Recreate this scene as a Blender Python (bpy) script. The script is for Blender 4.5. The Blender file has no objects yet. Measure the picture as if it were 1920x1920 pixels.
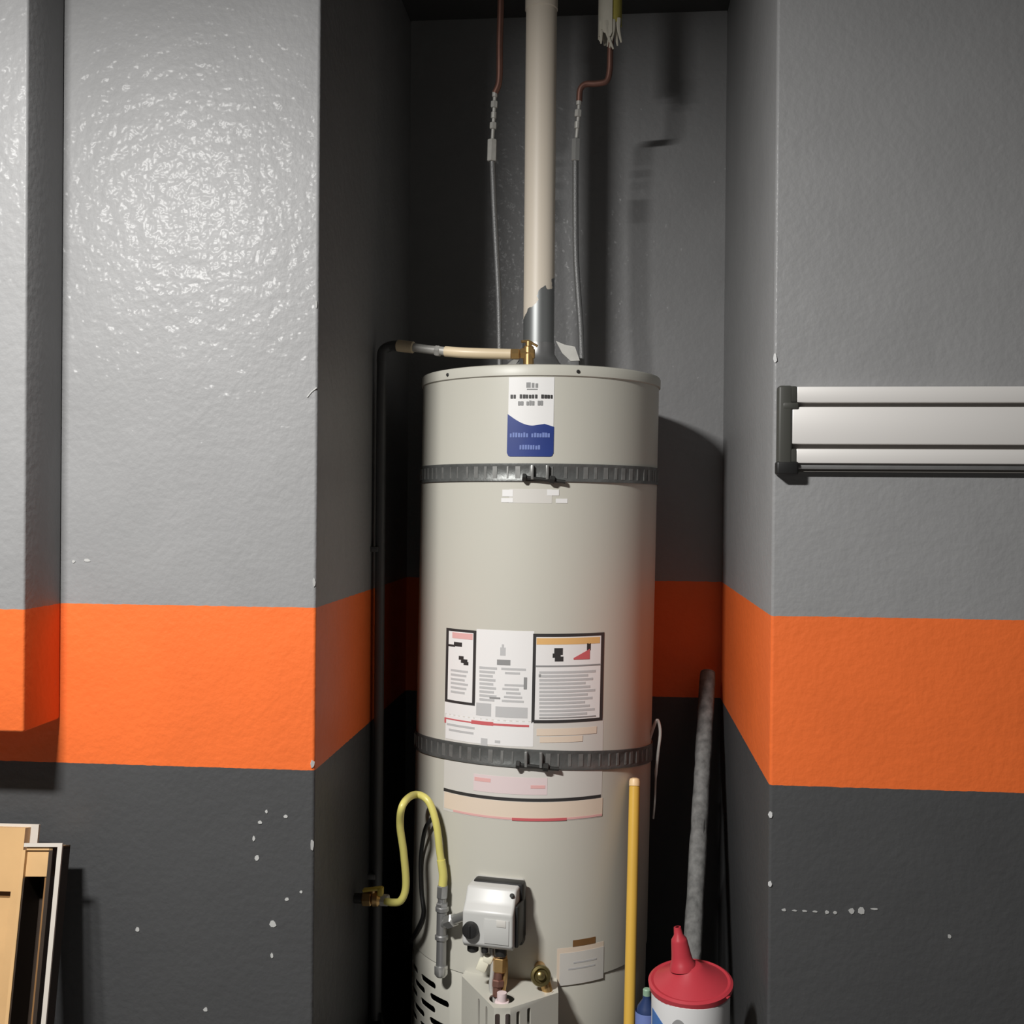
import bpy, bmesh, math, random
from mathutils import Vector, Matrix
random.seed(7)
S = bpy.context.scene
COL = S.collection

# ------------------------------------------------------------------ camera
CZ = 1.30                      # camera height above the floor
F = 2050.0                     # focal length in pixels of the 1920 frame
YAW, PITCH, ROLL = math.radians(5.3), math.radians(-0.28), math.radians(0.5)
_fw = Vector((-math.sin(YAW)*math.cos(PITCH), math.cos(YAW)*math.cos(PITCH), math.sin(PITCH)))
_rt = Vector((math.cos(YAW), math.sin(YAW), 0))
_up = _rt.cross(_fw)
RT = _rt*math.cos(ROLL) + _up*math.sin(ROLL)
UP = _up*math.cos(ROLL) - _rt*math.sin(ROLL)
FW = _fw
cam = bpy.data.objects.new('camera', bpy.data.cameras.new('camera'))
COL.objects.link(cam); S.camera = cam
cam.data.sensor_width = 36; cam.data.sensor_fit = 'HORIZONTAL'; cam.data.lens = 36*F/1920
cam.data.clip_start = 0.02
cam.matrix_world = Matrix(((RT.x, UP.x, -FW.x, 0), (RT.y, UP.y, -FW.y, 0), (RT.z, UP.z, -FW.z, CZ), (0, 0, 0, 1)))

# ------------------------------------------------------------------ world, lamp, exposure
w = bpy.data.worlds.new('room_ambient'); S.world = w; w.use_nodes = True
w.node_tree.nodes['Background'].inputs[0].default_value = (1.0, 0.98, 0.95, 1)
w.node_tree.nodes['Background'].inputs[1].default_value = 0.026
ld = bpy.data.lights.new('ceiling_lamp', 'AREA'); ld.shape = 'RECTANGLE'; ld.size = 0.32; ld.size_y = 0.14
ld.energy = 118; ld.color = (1.0, 0.985, 0.955)
lo = bpy.data.objects.new('ceiling_lamp', ld); COL.objects.link(lo)
lo.location = (-1.06, 0.46, CZ+1.17)
lo.rotation_euler = (math.radians(2), math.radians(-5), 0)
S.view_settings.view_transform = 'Standard'; S.view_settings.look = 'None'
S.view_settings.gamma = 1; S.view_settings.use_curve_mapping = False
S.view_settings.exposure = 0.0

# ------------------------------------------------------------------ helpers
def ray(px, py):
    return FW*F + RT*(px-960) + UP*(960-py)
def P(px, py, Y):
    d = ray(px, py); t = Y/d.y
    return Vector((d.x*t, Y, CZ+d.z*t))
def PX(px, py, X):
    d = ray(px, py); t = X/d.x
    return Vector((X, d.y*t, CZ+d.z*t))
def PZ(px, py, z):
    d = ray(px, py); t = (z-CZ)/d.z
    return Vector((d.x*t, d.y*t, z))
TX, TY, TR = -0.177, 2.58, 0.277
TK = 0.0125                               # the tank leans a little to the right
#          # tank axis and radius
def cyl(px, py, r=TR):                    # pixel on the tank's skin -> (phi, z)
    d = ray(px, py)
    e = d.x-TK*d.z
    a = e*e+d.y*d.y; b = -2*(e*TX+d.y*TY); c = TX*TX+TY*TY-r*r
    q = max(b*b-4*a*c, 0); t = (-b-math.sqrt(q))/(2*a)
    x, y = e*t-TX, d.y*t-TY
    return math.atan2(x, -y), CZ+d.z*t
def cp(phi, z, r=TR):
    return Vector((TX+TK*(z-CZ)+r*math.sin(phi), TY-r*math.cos(phi), z))

def mat(name, col, rough=0.5, metal=0.0, bump=0, bscale=50, vary=0, vscale=8, spec=0.5, coat=0):
    m = bpy.data.materials.new(name); m.use_nodes = True
    nt = m.node_tree; b = nt.nodes['Principled BSDF']
    b.inputs['Base Color'].default_value = (*col, 1); b.inputs['Roughness'].default_value = rough
    b.inputs['Metallic'].default_value = metal; b.inputs['Specular IOR Level'].default_value = spec
    b.inputs['Coat Weight'].default_value = coat
    tc = nt.nodes.new('ShaderNodeTexCoord')
    if vary:
        n = nt.nodes.new('ShaderNodeTexNoise'); n.inputs['Scale'].default_value = vscale; n.inputs['Detail'].default_value = 5
        nt.links.new(tc.outputs['Object'], n.inputs['Vector'])
        mx = nt.nodes.new('ShaderNodeMix'); mx.data_type = 'RGBA'
        mx.inputs['A'].default_value = (*[c*(1-vary) for c in col], 1)
        mx.inputs['B'].default_value = (*[min(1, c*(1+vary)) for c in col], 1)
        nt.links.new(n.outputs['Fac'], mx.inputs['Factor']); nt.links.new(mx.outputs['Result'], b.inputs['Base Color'])
    if bump:
        n = nt.nodes.new('ShaderNodeTexNoise'); n.inputs['Scale'].default_value = bscale; n.inputs['Detail'].default_value = 3
        nt.links.new(tc.outputs['Object'], n.inputs['Vector'])
        bp = nt.nodes.new('ShaderNodeBump'); bp.inputs['Strength'].default_value = bump; bp.inputs['Distance'].default_value = 0.002
        nt.links.new(n.outputs['Fac'], bp.inputs['Height']); nt.links.new(bp.outputs['Normal'], b.inputs['Normal'])
    return m

def wall_mat():
    """grey over an orange band over charcoal, orange-peel texture under satin paint"""
    m = bpy.data.materials.new('banded_wall_paint'); m.use_nodes = True
    nt = m.node_tree; b = nt.nodes['Principled BSDF']; L = nt.links.new
    g = nt.nodes.new('ShaderNodeNewGeometry'); sep = nt.nodes.new('ShaderNodeSeparateXYZ')
    L(g.outputs['Position'], sep.inputs[0])
    nz = nt.nodes.new('ShaderNodeTexNoise'); nz.inputs['Scale'].default_value = 60; L(g.outputs['Position'], nz.inputs['Vector'])
    wob = nt.nodes.new('ShaderNodeMath'); wob.operation = 'MULTIPLY_ADD'; wob.inputs[1].default_value = 0.003
    L(nz.outputs['Fac'], wob.inputs[0]); L(sep.outputs['Z'], wob.inputs[2])
    cr = nt.nodes.new('ShaderNodeValToRGB'); cr.color_ramp.interpolation = 'CONSTANT'
    dv = nt.nodes.new('ShaderNodeMath'); dv.operation = 'DIVIDE'; dv.inputs[1].default_value = 2.0
    L(wob.outputs[0], dv.inputs[0]); L(dv.outputs[0], cr.inputs['Fac'])
    e = cr.color_ramp.elements
    e[0].position = 0; e[0].color = (0.066, 0.067, 0.069, 1)
    e[1].position = (Z_LO+.0015)/2; e[1].color = (0.78, 0.150, 0.032, 1)
    k = e.new((Z_HI+.0015)/2); k.color = (0.250, 0.250, 0.253, 1)
    nv = nt.nodes.new('ShaderNodeTexNoise'); nv.inputs['Scale'].default_value = 7; nv.inputs['Detail'].default_value = 6
    L(g.outputs['Position'], nv.inputs['Vector'])
    mr = nt.nodes.new('ShaderNodeMapRange'); mr.inputs['To Min'].default_value = 0.9; mr.inputs['To Max'].default_value = 1.1
    L(nv.outputs['Fac'], mr.inputs['Value'])
    mu = nt.nodes.new('ShaderNodeMix'); mu.data_type = 'RGBA'; mu.blend_type = 'MULTIPLY'; mu.inputs['Factor'].default_value = 1
    L(cr.outputs['Color'], mu.inputs['A']); L(mr.outputs['Result'], mu.inputs['B']); L(mu.outputs['Result'], b.inputs['Base Color'])
    # texture: soft splatter + fine grain
    n1 = nt.nodes.new('ShaderNodeTexNoise'); n1.inputs['Scale'].default_value = 75; n1.inputs['Detail'].default_value = 2.5
    n2 = nt.nodes.new('ShaderNodeTexNoise'); n2.inputs['Scale'].default_value = 24; n2.inputs['Detail'].default_value = 2
    for n in (n1, n2): L(g.outputs['Position'], n.inputs['Vector'])
    ad = nt.nodes.new('ShaderNodeMath'); ad.operation = 'MULTIPLY_ADD'; ad.inputs[1].default_value = 0.8
    L(n2.outputs['Fac'], ad.inputs[0]); L(n1.outputs['Fac'], ad.inputs[2])
    bp = nt.nodes.new('ShaderNodeBump'); bp.inputs['Strength'].default_value = 0.4; bp.inputs['Distance'].default_value = 0.0028
    L(ad.outputs[0], bp.inputs['Height']); L(bp.outputs['Normal'], b.inputs['Normal'])
    b.inputs['Roughness'].default_value = 0.52; b.inputs['Specular IOR Level'].default_value = 0.30
    # thin sheen over the raised splatter, broken up so that single facets glint
    n3 = nt.nodes.new('ShaderNodeTexNoise'); n3.inputs['Scale'].default_value = 34; n3.inputs['Detail'].default_value = 2
    L(g.outputs['Position'], n3.inputs['Vector'])
    b3 = nt.nodes.new('ShaderNodeBump'); b3.inputs['Strength'].default_value = 1.0; b3.inputs['Distance'].default_value = 0.0062
    L(n3.outputs['Fac'], b3.inputs['Height']); L(b3.outputs['Normal'], b.inputs['Coat Normal'])
    b.inputs['Coat Weight'].default_value = 0.085; b.inputs['Coat Roughness'].default_value = 0.23
    return m

def obj(name, me, m=None, parent=None, smooth=40):
    o = bpy.data.objects.new(name, me); COL.objects.link(o)
    if m: me.materials.clear(); me.materials.append(m)
    if parent is not None:
        o.parent = parent
        o.matrix_parent_inverse = Matrix.Translation(parent.location).inverted()
    if name in STUFFED: o['kind'] = 'stuff'
    if smooth:
        me.polygons.foreach_set('use_smooth', [True]*len(me.polygons)); me.set_sharp_from_angle(angle=math.radians(smooth))
    return o
def tag(o, label, cat, group=None):
    o['label'] = label; o['category'] = cat
    if group: o['group'] = group
    return o
STUFFED = ('small_print', 'lettering', 'pictogram', 'logo', 'red_line', 'orange_block')
def thing(name, label, cat, loc, group=None):
    o = bpy.data.objects.new(name, None); COL.objects.link(o); o.location = loc
    o.empty_display_size = 0.05
    return tag(o, label, cat, group)
def struct(o): o['kind'] = 'structure'; return o

def fin(bm, name='m'):
    bmesh.ops.recalc_face_normals(bm, faces=bm.faces)
    me = bpy.data.meshes.new(name); bm.to_mesh(me); bm.free(); return me
def join(*meshes):
    bm = bmesh.new()
    for m in meshes: bm.from_mesh(m)
    me = bpy.data.meshes.new('j'); bm.to_mesh(me); bm.free(); return me
def box(c, s, rot=None, bev=0, segs=2):
    bm = bmesh.new(); bmesh.ops.create_cube(bm, size=1)
    bmesh.ops.scale(bm, vec=s, verts=bm.verts)
    if bev: bmesh.ops.bevel(bm, geom=bm.edges[:], offset=bev, segments=segs, affect='EDGES', profile=0.5)
    if rot is not None: bmesh.ops.transform(bm, matrix=rot.to_4x4(), verts=bm.verts)
    bmesh.ops.translate(bm, vec=c, verts=bm.verts)
    return fin(bm)
def box2(a, b, bev=0, segs=2):
    a, b = Vector(a), Vector(b); return box((a+b)/2, b-a, None, bev, segs)
def smooth_path(pts, n=8):
    pts = [Vector(p) for p in pts]; out = []
    q = [pts[0]*2-pts[1]]+pts+[pts[-1]*2-pts[-2]]
    for i in range(1, len(q)-2):
        p0, p1, p2, p3 = q[i-1:i+3]
        for k in range(n):
            t = k/n
            out.append(0.5*((2*p1)+(p2-p0)*t+(2*p0-5*p1+4*p2-p3)*t*t+(3*p1-p0-3*p2+p3)*t**3))
    out.append(pts[-1]); return out
def tube(pts, r, seg=16, ridge=0):
    """swept tube with end caps; r is a number or a list"""
    pts = [Vector(p) for p in pts]; n = len(pts)
    rr = r if isinstance(r, (list, tuple)) else [r]*n
    bm = bmesh.new(); rings = []
    ref = None
    for i, p in enumerate(pts):
        t = (pts[min(i+1, n-1)]-pts[max(i-1, 0)])
        t = t.normalized() if t.length > 1e-9 else tprev
        tprev = t
        if ref is None:
            ref = Vector((1, 0, 0)) if abs(t.x) < 0.8 else Vector((0, 1, 0))
        u = (ref-t*ref.dot(t)).normalized(); ref = u; v = t.cross(u)
        rings.append([bm.verts.new(p+(u*math.cos(a)+v*math.sin(a))*rr[i]) for a in [2*math.pi*k/seg for k in range(seg)]])
    for a, b in zip(rings, rings[1:]):
        for k in range(seg): bm.faces.new((a[k], a[(k+1) % seg], b[(k+1) % seg], b[k]))
    bm.faces.new(rings[0]); bm.faces.new(rings[-1])
    return fin(bm)
def lathe(prof, c=(0, 0, 0), axis=None, seg=48, cap=True):
    """profile [(r, h)] turned about axis (default Z) through c"""
    bm = bmesh.new(); rings = []
    for r, h in prof:
        rings.append([bm.verts.new((r*math.cos(2*math.pi*k/seg), r*math.sin(2*math.pi*k/seg), h)) for k in range(seg)])
    for a, b in zip(rings, rings[1:]):
        for k in range(seg): bm.faces.new((a[k], a[(k+1) % seg], b[(k+1) % seg], b[k]))
    if cap: bm.faces.new(rings[0]); bm.faces.new(rings[-1])
    if axis is not None:
        bmesh.ops.transform(bm, matrix=Vector(axis).to_track_quat('Z', 'Y').to_matrix().to_4x4(), verts=bm.verts)
    bmesh.ops.translate(bm, vec=Vector(c), verts=bm.verts)
    return fin(bm)
def tank_lathe(prof, seg=96, cap=True):
    me = lathe(prof, (TX, TY, 0), None, seg, cap)
    for v in me.vertices: v.co.x += TK*(v.co.z-CZ)
    return me
def rod(a, b, r, seg=20, bev=0.0):
    a, b = Vector(a), Vector(b); L = (b-a).length
    pr = [(r, 0), (r, L)] if not bev else [(r-bev, 0), (r, bev), (r, L-bev), (r-bev, L)]
    return lathe(pr, a, b-a, seg)
def hexnut(a, b, r, bev=0.002):
    a, b = Vector(a), Vector(b); L = (b-a).length
    return lathe([(r-bev, 0), (r, bev), (r, L-bev), (r-bev, L)], a, b-a, 6)
def prism(poly, ext):
    """closed polygon of 3D points extruded by vector ext"""
    bm = bmesh.new(); vs = [bm.verts.new(p) for p in poly]; f = bm.faces.new(vs)
    r = bmesh.ops.extrude_face_region(bm, geom=[f])
    bmesh.ops.translate(bm, vec=Vector(ext), verts=[v for v in r['geom'] if isinstance(v, bmesh.types.BMVert)])
    return fin(bm)
def cut(o, cutter_me):
    """real holes: subtract the cutters from the object's mesh"""
    c = bpy.data.objects.new('cutter', cutter_me); COL.objects.link(c)
    md = o.modifiers.new('b', 'BOOLEAN'); md.object = c; md.operation = 'DIFFERENCE'; md.solver = 'EXACT'; md.use_self = True
    dg = bpy.context.evaluated_depsgraph_get(); dg.update()
    me = bpy.data.meshes.new_from_object(o.evaluated_get(dg)); o.modifiers.clear()
    o.data = me; bpy.data.objects.remove(c)
    me.polygons.foreach_set('use_smooth', [True]*len(me.polygons)); me.set_sharp_from_angle(angle=math.radians(35))
def patch(ph0, ph1, z0, z1, off, th=0.0003, n=None, zf=None):
    """thin curved sheet hugging the tank"""
    n = n or max(1, int(abs(ph1-ph0)/0.05)+1)
    bm = bmesh.new(); g = []
    for i in range(n+1):
        ph = ph0+(ph1-ph0)*i/n
        a, b = (z0, z1) if zf is None else zf(i/n)
        g.append([bm.verts.new(cp(ph, z, TR+o)) for z, o in ((a, off), (b, off), (b, off-th), (a, off-th))])
    for a, b in zip(g, g[1:]):
        for k in range(4): bm.faces.new((a[k], a[(k+1) % 4], b[(k+1) % 4], b[k]))
    bm.faces.new(g[0]); bm.faces.new(g[-1])
    return fin(bm)
def px_patch(x0, y0, x1, y1, layer=1, xc=None):
    ym = (y0+y1)/2; xm = (x0+x1)/2 if xc is None else xc
    z1 = cyl(xm, y0)[1]; z0 = cyl(xm, y1)[1]
    return patch(cyl(x0, ym)[0], cyl(x1, ym)[0], z0, z1, 0.0004+0.0004*layer)

# ------------------------------------------------------------------ materials
Z_HI, Z_LO = 1.1055, 0.8015
WALL = wall_mat()
M = dict(
    floor=mat('sealed_concrete', (.16, .155, .15), .55, bump=.2, bscale=30, vary=.15),
    ceiling=mat('dark_ceiling_paint', (.05, .05, .05), .8, bump=.3, bscale=60),
    enamel=mat('tank_enamel', (.55, .535, .47), .42, bump=.05, bscale=20, vary=.02, vscale=3),
    valve_grey=mat('cast_grey_plastic', (.54, .54, .52), .38),
    white=mat('label_white', (.80, .79, .78), .45), offwhite=mat('label_offwhite', (.63, .61, .57), .5),
    blue=mat('label_blue', (.022, .045, .21), .4, vary=.35, vscale=6), paleblue=mat('label_pale_blue', (.16, .22, .50), .5),
    ink=mat('label_ink', (.035, .033, .033), .5), inkgrey=mat('label_grey_print', (.50, .50, .50), .5),
    midgrey=mat('label_mid_grey', (.27, .27, .27), .5),
    red=mat('label_red', (.58, .12, .13), .5), pinkred=mat('label_pink', (.74, .42, .40), .5), orangep=mat('label_orange', (.75, .45, .17), .5),
    cream=mat('label_cream', (.74, .62, .50), .5), pink=mat('label_pale_pink', (.72, .60, .60), .5),
    strap=mat('galvanised_strap', (.17, .175, .17), .45, .55, bump=.3, bscale=120, vary=.4, vscale=40),
    rib=mat('galvanised_edge', (.30, .30, .29), .4, .6, vary=.4, vscale=60),
    dark=mat('black_plastic', (.012, .012, .012), .45), blackm=mat('blackened_steel', (.03, .03, .028), .5, .3),
    steel=mat('galvanised_pipe', (.36, .36, .36), .38, .75, vary=.2, vscale=30), bright=mat('bright_steel', (.62, .62, .60), .3, .8),
    braid=mat('braided_steel', (.20, .20, .20), .5, .5, bump=.5, bscale=400),
    copper=mat('tarnished_copper', (.22, .11, .085), .45, .6, vary=.3, vscale=25),
    oldbrass=mat('aged_brass', (.26, .21, .09), .3, .85, vary=.3, vscale=50),
    brass=mat('brass', (.62, .40, .17), .33, .85, vary=.25, vscale=40), cpvc=mat('cream_pipe', (.76, .62, .42), .4, vary=.1, vscale=20),
    zinc=mat('dull_zinc', (.47, .46, .43), .45, .2, vary=.2, vscale=60),
    yellow=mat('yellow_gas_coating', (.66, .60, .17), .38, vary=.12, vscale=20), yhandle=mat('yellow_lever', (.62, .47, .08), .4),
    pole=mat('yellow_handle_paint', (.66, .40, .065), .38, vary=.06, vscale=12), poletip=mat('handle_cap', (.78, .55, .30), .45),
    foam=mat('grey_foam', (.15, .15, .145), .8, bump=.9, bscale=70, vary=.95, vscale=55),
    redp=mat('red_plastic', (.46, .04, .055), .34, vary=.08), tub=mat('white_tub', (.70, .70, .70), .35),
    tubblue=mat('tub_blue', (.06, .16, .42), .4), alu=mat('brushed_aluminium', (.80, .775, .75), .42, .25),
    cap=mat('dark_end_cap', (.055, .055, .048), .5), groove=mat('rail_groove', (.14, .13, .12), .6),
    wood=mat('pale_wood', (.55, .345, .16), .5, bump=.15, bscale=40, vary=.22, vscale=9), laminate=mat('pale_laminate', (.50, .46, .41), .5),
    inside=mat('inside_painted_shade', (.022, .012, .006), .6),  # near-black brown: the shade within the narrow box put into its colour
    woodd=mat('brown_wood_and_shade', (.20, .10, .035), .5, vary=.2), chip=mat('bare_plaster', (.42, .42, .41), .7),
    darkpaint=mat('black_painted_pipe', (.085, .085, .087), .42), insul=mat('insulation_wrap', (.52, .49, .41), .7, bump=.6, bscale=60, vary=.1),
    insuly=mat('yellow_insulation', (.42, .36, .08), .8, bump=.6, bscale=80, vary=.2), conn=mat('white_connector', (.80, .77, .62), .45),
    seam=mat('dark_seam_gap', (.10, .10, .09), .6), green=mat('green_cap', (.25, .38, .27), .4), navy=mat('navy_plastic', (.02, .04, .12), .4),  # seam: plain dark joint between upper and lower jacket
)
def flue_mat():
    m = mat('flue_paint_over_steel', (.64, .55, .44), .45); nt = m.node_tree; b = nt.nodes['Principled BSDF']; L = nt.links.new
    g = nt.nodes.new('ShaderNodeNewGeometry'); s = nt.nodes.new('ShaderNodeSeparateXYZ'); L(g.outputs['Position'], s.inputs[0])
    n = nt.nodes.new('ShaderNodeTexNoise'); n.inputs['Scale'].default_value = 28; n.inputs['Detail'].default_value = 4; L(g.outputs['Position'], n.inputs['Vector'])
    a = nt.nodes.new('ShaderNodeMath'); a.operation = 'MULTIPLY_ADD'; a.inputs[1].default_value = .10; L(n.outputs['Fac'], a.inputs[0]); L(s.outputs['Z'], a.inputs[2])
    # the bare patch climbs higher on the pipe's right side
    x = nt.nodes.new('ShaderNodeMath'); x.operation = 'MULTIPLY_ADD'; x.inputs[1].default_value = -1.3; L(s.outputs['X'], x.inputs[0]); L(a.outputs[0], x.inputs[2])
    t = nt.nodes.new('ShaderNodeMath'); t.operation = 'GREATER_THAN'; t.inputs[1].default_value = 2.07; L(x.outputs[0], t.inputs[0])
    mx = nt.nodes.new('ShaderNodeMix'); mx.data_type = 'RGBA'; mx.inputs['A'].default_value = (.30, .31, .31, 1); mx.inputs['B'].default_value = (.82, .73, .61, 1)
    L(t.outputs[0], mx.inputs['Factor']); L(mx.outputs['Result'], b.inputs['Base Color'])
    iv = nt.nodes.new('ShaderNodeMath'); iv.operation = 'SUBTRACT'; iv.inputs[0].default_value = 1; L(t.outputs[0], iv.inputs[1])
    sc = nt.nodes.new('ShaderNodeMath'); sc.operation = 'MULTIPLY'; sc.inputs[1].default_value = .7; L(iv.outputs[0], sc.inputs[0]); L(sc.outputs[0], b.inputs['Metallic'])
    return m
M['flue'] = flue_mat()

# ------------------------------------------------------------------ the setting
XL, XR, YF, YB, ZC = -0.552, 0.284, 2.0, 2.9, 2.60
fl = struct(obj('floor', box2((-3.2, -2.2, -.1), (3.2, 3.1, 0)), M['floor']))
ce = struct(obj('ceiling', box2((-3.2, -2.2, ZC), (3.2, 3.1, ZC+.1)), M['ceiling']))
wl = struct(obj('wall_left', box2((-3.2, YF, 0), (XL, 3.1, ZC), .006, 3), WALL))
wr = struct(obj('wall_right', box2((XR, YF, 0), (3.2, 3.1, ZC), .006, 3), WALL))
wb = struct(obj('wall_back', box2((XL, YB, 0), (XR, 3.1, ZC)), WALL))
PXE, PYF, PZB = -1.05, 1.87, 0.887
tr = struct(obj('trim_1', box2((-3.2, PYF, PZB), (PXE, YF, ZC), .005, 3), WALL))
tr['label'] = 'boxed-out wall section with orange band at the far left'

def blob(p, n, rx, rz, th=.0012):
    """small irregular flake lying on a wall with normal n"""
    n = Vector(n); u = Vector((0, 0, 1)).cross(n).normalized(); k = 7; ph = random.random()*6
    return prism([Vector(p)+u*(rx*math.cos(a+ph)*random.uniform(.6, 1.1))+Vector((0, 0, 1))*(rz*math.sin(a+ph)*random.uniform(.6, 1.1)) - n*.0006
                  for a in [2*math.pi*i/k for i in range(k)]], n*(th+.0006))
for (px, py, rx, rz) in [(258, 1743, 6, 6), (386, 1893, 5, 5), (536, 1531, 5, 4), (488, 1542, 5, 4), (482, 1608, 5, 6), (476, 1572, 4, 6), (512, 1732, 7, 9),
                         (538, 1686, 4, 4), (565, 1672, 4, 4), (510, 1792, 4, 6), (164, 1051, 7, 4), (138, 1053, 4, 3), (500, 1522, 3, 4)]:
    obj('paint_chip', blob(P(px, py, YF), (0, -1, 0), rx/1020, rz/1020), M['chip'], wl, 0)
for (px, py, rx, rz) in [(593, 1092, 3, 9), (586, 1432, 4, 9), (583, 1583, 4, 12), (594, 570, 2, 10)]:
    p = P(px, py, YF); p.x = XL-.0045; p.y = YF+.0012
    obj('paint_chip', blob(p, (.5, -1, 0), rx/1020, rz/1020, .002), M['chip'], wl, 0)
obj('scratch', tube([P(576, 745, YF-.0005), P(584, 735, YF-.0005), P(594, 727, YF-.0005)], .0016, 6), M['chip'], wl)
for (px, py, rx, rz) in [(1597, 1708, 7, 6), (1615, 1707, 7, 8), (1550, 1710, 5, 4), (1566, 1711, 4, 3), (1470, 1706, 5, 3), (1490, 1707, 5, 2), (1508, 1708, 6, 2),
                         (1528, 1709, 7, 2), (1640, 1704, 8, 2), (1780, 1755, 4, 5)]:
    obj('paint_chip', blob(P(px, py, YF), (0, -1, 0), rx/1060, rz/1060), M['chip'], wr, 0)
for (px, py, rx, rz) in [(1442, 1527, 5, 7), (1438, 1657, 5, 9), (1452, 672, 4, 12)]:
    p = P(px, py, YF); p.x = XR+.0035; p.y = YF+.001
    obj('paint_chip', blob(p, (-.5, -1, 0), rx/1060, rz/1060, .002), M['inkgrey'], wr, 0)

# ------------------------------------------------------------------ water heater
Z_TOP = CZ+.300; Z_SEAM = .294; Z_BOT = .06
H = thing('water_heater', 'tall beige-grey gas tank water heater standing in the wall alcove', 'water heater', (TX, TY, 0))
body = obj('jacket', tank_lathe([(TR, Z_SEAM), (TR, Z_TOP-.022)], 128), M['enamel'], H)
lid = obj('top_lid', tank_lathe([(TR+.001, Z_TOP-.024), (TR+.0035, Z_TOP-.022), (TR+.0035, Z_TOP-.004), (TR+.001, Z_TOP), (TR-.012, Z_TOP+.003), (TR-.03, Z_TOP-.004), (.05, Z_TOP-.002)], 128), M['enamel'], H)
for px, py in ((1083, 697), (842, 703)):
    ph, z = cyl(px, py); a = cp(ph, z, TR+.002)
    obj('lid_screw', rod(a, cp(ph, z, TR+.006), .004, 10, .001), M['blackm'], lid)
# lower jacket: a hollow shell with real louvre slots
ri = TR-.0045
lower = obj('lower_jacket', tank_lathe([(ri, Z_BOT), (TR-.002, Z_BOT), (TR-.002, Z_SEAM-.003), (TR-.003, Z_SEAM), (ri, Z_SEAM)], 128, cap=False), M['enamel'], H)
bm = bmesh.new(); bm.from_mesh(lower.data)
nv = len(bm.verts); rings = [list(bm.verts)[i*128:(i+1)*128] for i in range(5)]
for k in range(128): bm.faces.new((rings[4][k], rings[4][(k+1) % 128], rings[0][(k+1) % 128], rings[0][k]))
bmesh.ops.recalc_face_normals(bm, faces=bm.faces); bm.to_mesh(lower.data); bm.free()
def slot_cutter(ph, z, L, h):
    c, n, u = cp(ph, z, TR), Vector((math.sin(ph), -math.cos(ph), 0)), Vector((math.cos(ph), math.sin(ph), 0))
    pts = []
    for i in range(6): a = math.pi*(-.5+i/5); pts.append(c+u*(L/2-h/2+h/2*math.cos(a))+Vector((0, 0, h/2*math.sin(a)))-n*.03)
    for i in range(6): a = math.pi*(.5+i/5); pts.append(c+u*(-L/2+h/2+h/2*math.cos(a))+Vector((0, 0, h/2*math.sin(a)))-n*.03)
    return prism(pts, n*.06)
cutters = []
for row in range(7):
    z = .266-row*.0265
    for k in range(4):
        ph = math.radians(-97+k*18.5+(9.25 if row % 2 else 0))
        if ph > math.radians(-41): continue
        if row == 0 and ph > math.radians(-70): continue
        cutters.append(slot_cutter(ph, z, .066, .0145))
cut(lower, join(*cutters))
obj('burner_chamber', tank_lathe([(TR-.075, Z_BOT+.005), (TR-.075, Z_SEAM-.002)], 48), M['dark'], H)
obj('seam', tank_lathe([(TR-.004, Z_SEAM-.004), (TR-.004, Z_SEAM+.004)], 96), M['seam'], H)
for a in (30, 150, 270):
    a = math.radians(a); c = Vector((TX+.2*math.cos(a), TY+.2*math.sin(a), 0))
    obj('foot', lathe([(.025, 0), (.025, .01), (.018, .02), (.018, Z_BOT+.004)], c, seg=16), M['blackm'], H)
obj('base_plate', tank_lathe([(TR-.012, Z_BOT), (TR-.012, Z_BOT+.004)], 64), M['blackm'], H)

pan = obj('drain_pan', lathe([(.29, .003), (.323, .006), (.330, .135), (.335, .138), (.335, .132), (.332, .128), (.325, 0), (.29, 0)], (-.2, 2.55, 0), None, 72, False), M['blackm'])
tag(pan, 'dark round drain pan under the foot of the water heater', 'drain pan')
# --- badge label near the top
def word_bar(x0, x1, y0, y1, n, seed):
    """a line of unreadably small lettering: separate strokes"""
    rnd = random.Random(seed); ms = []; x = x0; step = (x1-x0)/n
    for i in range(n):
        if rnd.random() < .12: x += step; continue
        ms.append(px_patch(x+step*.10, y0+rnd.uniform(0, .2)*(y1-y0), x+step*rnd.uniform(.75, .98), y1, 4, xc=(x0+x1)/2)); x += step
    return join(*ms)
pa0, pa1 = cyl(953, 780)[0], cyl(1038, 780)[0]
zt, zb = cyl(995, 707)[1], cyl(995, 856)[1]
badge = obj('badge_label', patch(pa0, pa1, zb+.03, zt, .0008), M['white'], H)
def wave(t):
    y = 776+ (22*math.sin(min(t/.55, 1)*math.pi/2) - 6*max(0, t-.55)/.45 + (8*max(0, t-.8)/.2))
    top = cyl(995, y)[1]; rc = .008; wdt = (pa1-pa0)*TR
    e = min(t, 1-t)*wdt; low = zb+(rc-math.sqrt(max(0, rc*rc-(rc-min(e, rc))**2)))
    return low, top
obj('blue_field', patch(pa0-.004, pa1+.004, 0, 0, .0013, n=40, zf=wave), M['blue'], badge)
obj('logo', join(px_patch(987, 717, 995, 727, 2), px_patch(997, 718, 1002, 727, 2), px_patch(1004, 719, 1009, 727, 2), px_patch(988, 729, 1008, 731, 2)), M['midgrey'], badge)
obj('lettering', word_bar(957, 1037, 739, 747, 14, 3), M['ink'], badge)
obj('lettering', word_bar(971, 1018, 751, 760, 9, 5), M['midgrey'], badge)
obj('lettering', word_bar(956, 1031, 811, 820, 15, 8), M['paleblue'], badge)
obj('lettering', word_bar(974, 1013, 834, 843, 8, 9), M['paleblue'], badge)
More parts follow.
